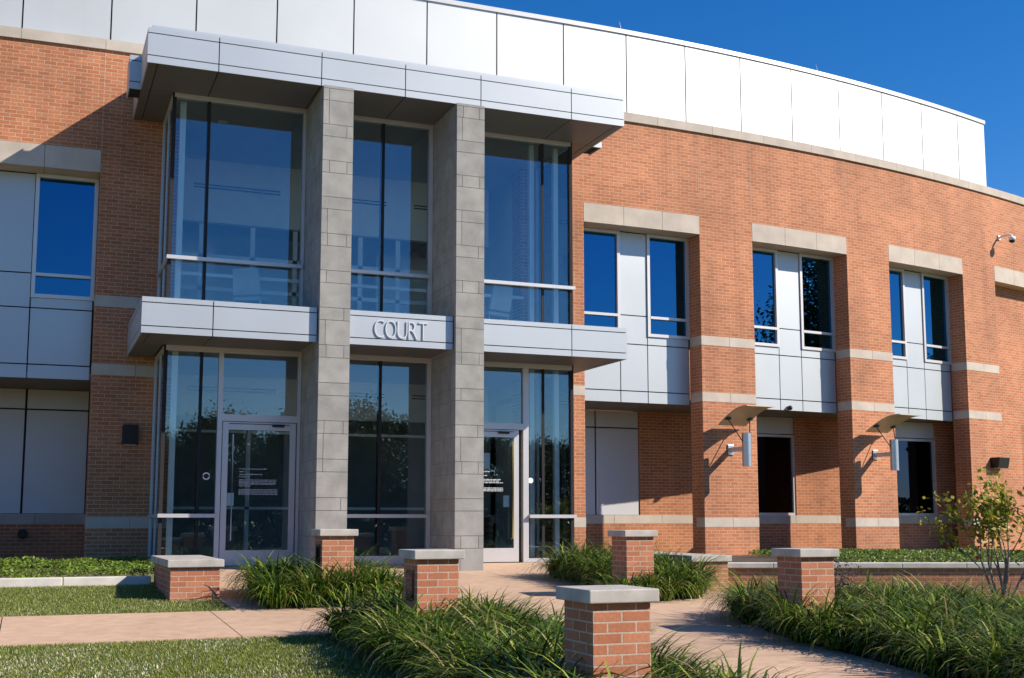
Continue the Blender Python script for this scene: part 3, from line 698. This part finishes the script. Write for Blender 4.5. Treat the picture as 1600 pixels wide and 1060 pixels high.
# ================================================================== PLANTS
def ribbons(P0, dirs, length, width, bend, seg, lean):
    """arching blades: P0 (n,3) roots, dirs (n) azimuth, returns V,F"""
    n_ = len(P0); V = np.zeros((n_, (seg + 1) * 2, 3)); ca, sa = np.cos(dirs), np.sin(dirs)
    px, pz = np.zeros(n_), np.zeros(n_); ang_ = lean.copy(); st_ = length / seg
    for k in range(seg + 1):
        wv = width * (1 - (k / seg) ** 1.6) + .0008
        cx, cy, cz = P0[:, 0] + ca * px, P0[:, 1] + sa * px, P0[:, 2] + pz
        V[:, 2 * k] = np.stack([cx - sa * wv, cy + ca * wv, cz], 1); V[:, 2 * k + 1] = np.stack([cx + sa * wv, cy - ca * wv, cz], 1)
        px = px + np.sin(ang_) * st_; pz = pz + np.cos(ang_) * st_; ang_ = ang_ + bend / seg
    base = (np.arange(n_) * (seg + 1) * 2)[:, None, None]
    f = np.array([[2 * k, 2 * k + 1, 2 * k + 3, 2 * k + 2] for k in range(seg)])[None]
    return V.reshape(-1, 3), (base + f).reshape(-1, 4)
def lilyturf(name, label, clumps, nb, avoid=()):
    Ps, D, L, W_, Bn, Le = [], [], [], [], [], []
    for (x, y, r_, h) in clumps:
        if any(a - .05 < x < b_ + .05 and c - .05 < y < d + .05 for a, b_, c, d in avoid): continue
        k = int(nb * RNG.uniform(.8, 1.2)); th = RNG.uniform(0, 2 * math.pi, k); rr = r_ * .5 * np.sqrt(RNG.uniform(0, 1, k))
        X, Y = x + rr * np.cos(th), y + rr * np.sin(th)
        Ps.append(np.stack([X, Y, zgv(Y, X) + .01], 1)); D.append(th + RNG.normal(0, .5, k)); L.append(h * RNG.uniform(.55, 1.3, k))
        W_.append(RNG.uniform(.008, .0155, k)); Bn.append(RNG.uniform(1.3, 3.2, k)); Le.append(np.abs(RNG.normal(.08, .2, k)) + .15 * rr / max(r_ * .5, .01))
    Bn[-1] = Bn[-1]; V, F = ribbons(np.concatenate(Ps), np.concatenate(D), np.concatenate(L), np.concatenate(W_), np.concatenate(Bn), 5, np.concatenate(Le))
    tag(raw(name, V, F, 'lily'), label, 'ground cover', None, 'stuff')
def fill(x0, x1, y0, y1, sp, h, inset=.12):
    out = []
    y = y0 + inset
    while y < y1 - inset + .01:
        x = x0 + inset
        while x < x1 - inset + .01:
            out.append((x + RNG.uniform(-.1, .1), y + RNG.uniform(-.1, .1), .26, h * RNG.uniform(.72, 1.15))); x += sp
        y += sp
    return out
lilyturf('lilyturf_bed', 'dark green lilyturf bed around the two nearest posts', fill(2.85, 4.45, 6.45, 12.0, .25, .60), 170, [(3.32, 3.73, 6.95, 7.4), (3.39, 3.8, 10.88, 11.32)])
lilyturf('lilyturf_bed', 'sunny lilyturf clumps around the post before the first column', fill(2.75, 4.5, 14.45, 16.3, .27, .66), 160, [(3.45, 3.86, 15.1, 15.54)])
lilyturf('lilyturf_bed', 'lilyturf mound around the post right of the doors', [(7.35, 14.25, .26, .5), (7.6, 14.2, .26, .55), (7.85, 14.25, .26, .6), (7.2, 14.5, .26, .45)] + [c for c in fill(7.7, 9.05, 14.35, 17.8, .26, .68) if c[0] < 8.6 + (c[1] - 14.4) * .3], 170, [(7.43, 7.84, 14.5, 14.94)])
lilyturf('lilyturf_bed', 'long dark lilyturf bed filling the lower right corner', [c for c in fill(6.95, 10.3, 6.0, 12.6, .26, .60) if c[0] > np.interp(c[1], [8, 9.6, 11, 12.6], [7.0, 7.14, 7.34, 7.8])], 170, [(7.49, 7.9, 10.65, 11.1)])
def leaves_on(V0, Nrm, size, jitter):
    n_ = len(V0); t = RNG.normal(size=(n_, 3)); nr = Nrm + RNG.normal(0, jitter, (n_, 3)); nr /= np.linalg.norm(nr, axis=1)[:, None]
    a = np.cross(t, nr); a /= np.linalg.norm(a, axis=1)[:, None]; b_ = np.cross(nr, a); sz = (size * RNG.uniform(.6, 1.3, n_))[:, None]
    V = np.stack([V0 - a * sz, V0 + b_ * sz * .5, V0 + a * sz, V0 - b_ * sz * .5], 1).reshape(-1, 3)
    return V, np.arange(n_ * 4).reshape(-1, 4)
def cover(name, label, n_, region, hfun):
    P = region(n_); z = hfun(P[:, 0], P[:, 1]) * RNG.uniform(.35, 1., len(P)) ** .5
    V0 = np.stack([P[:, 0], P[:, 1], zgv(P[:, 1], P[:, 0]) + z], 1)
    V, F = leaves_on(V0, np.tile([0, -.25, 1.], (len(V0), 1)), .028, .55)
    tag(raw(name, V, F, 'jasmine'), label, 'ground cover', None, 'stuff')
def reg_left(n_): return np.stack([RNG.uniform(-6, 1.85, n_), RNG.uniform(17.85, 21.6, n_)], 1)
def bumpy(X, Y): return .05 * np.sin(X * 2.1 + 1.3) * np.sin(Y * 1.7) + .03 * np.sin(X * 5 + Y * 3)
cover('jasmine_cover', 'bright low ground cover behind the pale curb at left', 26000, reg_left, lambda X, Y: np.clip(.17 + bumpy(X, Y), .02, 1) - np.clip((Y - 19.5) * .06, 0, .2))
def reg_right(n_):
    P = np.stack([RNG.uniform(9.9, 20.5, n_), RNG.uniform(12.5, 23.2, n_)], 1)
    d = (P[:, 0] - 9.85) * -dy + (P[:, 1] - 16.45) * dx    # distance inside the planter wall
    yf = 21.8 + np.clip(P[:, 0] - 9.95, 0, None) ** 2 / 97
    al = (P[:, 0] - 9.85) * dx + (P[:, 1] - 16.45) * dy
    return P[(d > .24) & (P[:, 1] < yf + .3) & (P[:, 0] < 18.5) & (al > 1.9 + .3 * np.sin(P[:, 1] * 3))]
def hr(X, Y):
    d = (X - 9.85) * -dy + (Y - 16.45) * dx
    ztop = .10 + .10 * np.clip(d / 1.5, 0, 1) + .03 * np.sin(X * 2.2) * np.sin(Y * 2) - .10 * np.clip((d - 4) / 3, 0, 1)
    return np.clip(ztop - zgv(Y, X), .05, 1)
def cover_right():
    P = reg_right(90000); z = hr(P[:, 0], P[:, 1]) - RNG.uniform(0, .09, len(P))
    V0 = np.stack([P[:, 0], P[:, 1], zgv(P[:, 1], P[:, 0]) + z], 1); V, F = leaves_on(V0, np.tile([0, -.25, 1.], (len(V0), 1)), .027, .55)
    tag(raw('jasmine_cover', V, F, 'jasmine'), 'low ground cover filling the raised brick planter at right', 'ground cover', None, 'stuff')
cover_right()
ps_ = MB(); c0 = Vector((9.85, 16.45, 0)); ax = Vector((dx, dy, 0)); nx = Vector((-dy, dx, 0))
q = [c0 + nx * .2, c0 + ax * 9 + nx * .2, c0 + ax * 9 + nx * 9, Vector((9.9, 23.5, 0))]
ps_.face([(p.x, p.y, .02) for p in q]); tag(ps_.build('planter_soil', 'soil'), kind='structure')
# lawns
def lawn(name, label, n_, x0, x1, y0, y1, keep=lambda X, Y: X == X):
    X, Y = RNG.uniform(x0, x1, n_), RNG.uniform(y0, y1, n_); k = keep(X, Y); X, Y = X[k], Y[k]; n_ = len(X)
    V, F = ribbons(np.stack([X, Y, zgv(Y, X) - .032], 1), RNG.uniform(0, 6.283, n_), RNG.uniform(.024, .05, n_), RNG.uniform(.002, .0036, n_), RNG.uniform(.3, 1.6, n_), 2, np.abs(RNG.normal(.2, .4, n_)))
    tag(raw(name, V, F, 'blade'), label, 'grass', None, 'stuff')
lawn('lawn_grass', 'sunlit lawn strip between the left curb and the cross walk', 110000, -1.6, 2.27, 14.42, 17.68, lambda X, Y: ~((X > 1.66) & (Y > 15.74)))
lawn('lawn_grass', 'front lawn with pale dry flecks at lower left', 190000, -1.2, 2.85, 8.3, 12.08)
lawn('lawn_grass', 'small patch of lawn around the shrub at far right', 50000, 9.9, 14.6, 10.0, 16.3, lambda X, Y: ((X - 9.85) * -dy + (Y - 16.45) * dx) < -.03)

def flecks(label, n_, x0, x1, y0, y1):
    X, Y = RNG.uniform(x0, x1, n_), RNG.uniform(y0, y1, n_)
    d = np.sin(X * 2.3 + 1) * np.sin(Y * 1.9) + .6 * np.sin(X * 5.1 - Y * 3.3) + RNG.normal(0, .5, n_); k = d > .35; X, Y = X[k], Y[k]; n_ = len(X)
    V, F = ribbons(np.stack([X, Y, zgv(Y, X) - .02], 1), RNG.uniform(0, 6.283, n_), RNG.uniform(.02, .04, n_), RNG.uniform(.003, .006, n_), RNG.uniform(.5, 2., n_), 2, np.abs(RNG.normal(.5, .5, n_)))
    tag(raw('dry_flecks', V, F, 'straw'), label, 'grass', None, 'stuff')
flecks('pale dry clippings scattered over the front lawn at lower left', 26000, -1.2, 2.75, 8.3, 12.0)
flecks('pale dry clippings on the lawn strip behind the cross walk', 3000, -1.6, 2.2, 14.5, 15.7)
# shrub tree at right
def branchy(rng, p, d, L, r_, depth, mb, tips):
    pts = [p]; rad = [r_]; cur = p.copy(); dd = d.copy(); sg_ = 4
    for k in range(sg_):
        dd = (dd + Vector((rng.uniform(-.16, .16), rng.uniform(-.16, .16), rng.uniform(-.03, .12)))).normalized()
        cur = cur + dd * (L / sg_); pts.append(cur.copy()); rad.append(r_ * (1 - .45 * (k + 1) / sg_))
        if depth == 0 or (depth == 1 and k >= 2): tips.append((cur.copy(), dd.copy()))
    mb.tube(pts, rad, 6)
    if depth > 0:
        for k in range(rng.randint(2, 3)):
            nd = (dd + Vector((rng.uniform(-.75, .75), rng.uniform(-.75, .75), rng.uniform(-.15, .45)))).normalized()
            branchy(rng, pts[-1 - (k % 2)], nd, L * rng.uniform(.6, .85), rad[-1] * .8, depth - 1, mb, tips)
base = Vector((12.2, 12.8, zg(12.8, 12.2) - .05))
sh = thing('shrub_tree', 'small multi stemmed shrub with yellow green leaves before the right planter', 'shrub', base)
mb = MB(); tips = []; rg = random.Random(11)
for dv, L in ((Vector((-.55, .0, .95)), .74), (Vector((-.45, .15, 1.05)), .8), (Vector((-.25, -.1, 1)), .78), (Vector((.05, .1, 1)), .8), (Vector((.35, .2, .95)), .75), (Vector((.6, -.2, .8)), .6)):
    branchy(rg, base + Vector((rg.uniform(-.06, .06), rg.uniform(-.06, .06), 0)), dv.normalized(), L, .024, 2, mb, tips)
mb.build('stem', M['bark'], sh, True)
VV = []
for p, d in tips:
    if p.z - base.z < .62 and rg.random() < .8: continue
    for k in range(9): VV.append([p.x + rg.gauss(0, .085), p.y + rg.gauss(0, .085), p.z + rg.gauss(0, .06)])
V, F = leaves_on(np.array(VV), np.tile([.3, -.3, .8], (len(VV), 1)), .052, .6); raw('foliage', V, F, 'bush', sh)
dp = thing('dry_plant', 'dried purple brown plant beside the brick post in the right bed', 'plant', (8.35, 11.3, zg(11.3)))
mb = MB(); tips = []
for k in range(7): branchy(rg, Vector(dp.location) + Vector((rg.uniform(-.1, .1), rg.uniform(-.1, .1), 0)), Vector((rg.uniform(-.1, .5), rg.uniform(-.2, .2), 1)).normalized(), .42, .007, 1, mb, tips)
mb.build('stem', M['bark'], dp)
VV = [[p.x + rg.gauss(0, .03), p.y + rg.gauss(0, .03), p.z + rg.gauss(0, .03)] for p, d in tips for k in range(4)]
V, F = leaves_on(np.array(VV), np.tile([.3, -.3, .8], (len(VV), 1)), .02, .8); raw('foliage', V, F, 'dry', dp)

# trees behind the viewer, seen only as reflections in the glass
def tree(x, y, h, rad, label, seed):
    rr = np.random.default_rng(seed); r_ = random.Random(seed); z0 = -.85
    t = thing('reflected_tree', label, 'tree', (x, y, z0), 'trees mirrored in the entrance glass')
    mb = MB(); mb.tube([(x, y, z0), (x + .1, y, z0 + h * .3), (x, y + .1, z0 + h * .7)], [.03 * h, .022 * h, .008 * h], 9)
    for k in range(7):
        a = r_.uniform(0, 6.28); zz = z0 + h * r_.uniform(.25, .6); mb.tube([(x, y, zz), (x + math.cos(a) * rad * .4, y + math.sin(a) * rad * .4, zz + h * .12), (x + math.cos(a) * rad * .75, y + math.sin(a) * rad * .75, zz + h * .2)], [.01 * h, .007 * h, .003 * h], 6)
    mb.build('trunk', M['bark'], t, True)
    C = []
    for k in range(150 if rad < 6 else 300):
        u = rr.normal(size=3); u /= np.linalg.norm(u); q = u * rr.uniform(.35, 1) ** .5
        C.append([x + q[0] * rad, y + q[1] * rad, z0 + h * .6 + q[2] * h * .4])
    C = np.array(C); V0 = (C[:, None, :] + rr.normal(0, rad * .11, (len(C), 170, 3))).reshape(-1, 3)
    V, F = leaves_on(V0, np.tile([0, .3, .8], (len(V0), 1)), .014 * rad + .06, .9); raw('crown', V, F, 'tree', t)
for i, (x, y, h, rad) in enumerate(((-9, -21, 5.2, 2.6), (-4, -23, 6.2, 3), (4.2, -21, 6.6, 2.6), (6.8, -25, 6.0, 2.6), (9.6, -23, 7.0, 3.2), (14.5, -21, 8.0, 3.2), (18.5, -24, 7.4, 3), (23.5, -20, 5.8, 2.7), (28.5, -24, 6.4, 3), (35, -22, 6, 3), (60, -11, 20, 7.5), (67, 4, 12.2, 4.5))):
    tree(x, y, h, rad, 'leafy tree seen only as a dark reflection in the glass', 100 + i)
n_ = 110000; HX = RNG.uniform(-40, 70, n_); HZ = RNG.uniform(-.1, 3.3, n_) + .25 * np.sin(HX * .8); HY = -30 + RNG.uniform(-.6, .9, n_)
V, F = leaves_on(np.stack([HX, HY, HZ - .9], 1), np.tile([0, .8, .5], (n_, 1)), .13, .6)
tag(raw('added_hedge', V, F, 'tree'), 'unseen hedge added to darken low reflections in the entrance glass', 'hedge', None, 'stuff')  # unseen leaf mass added to block bright horizon from the glass reflections
lot = MB(); lot.face([(-390, -390, -.86), (390, -390, -.86), (390, -8, -.735), (-390, -8, -.735)]); tag(lot.build('unseen_lot', 'asphalt'), kind='structure')  # unseen asphalt, added and stretched far out to keep low glass reflections dark
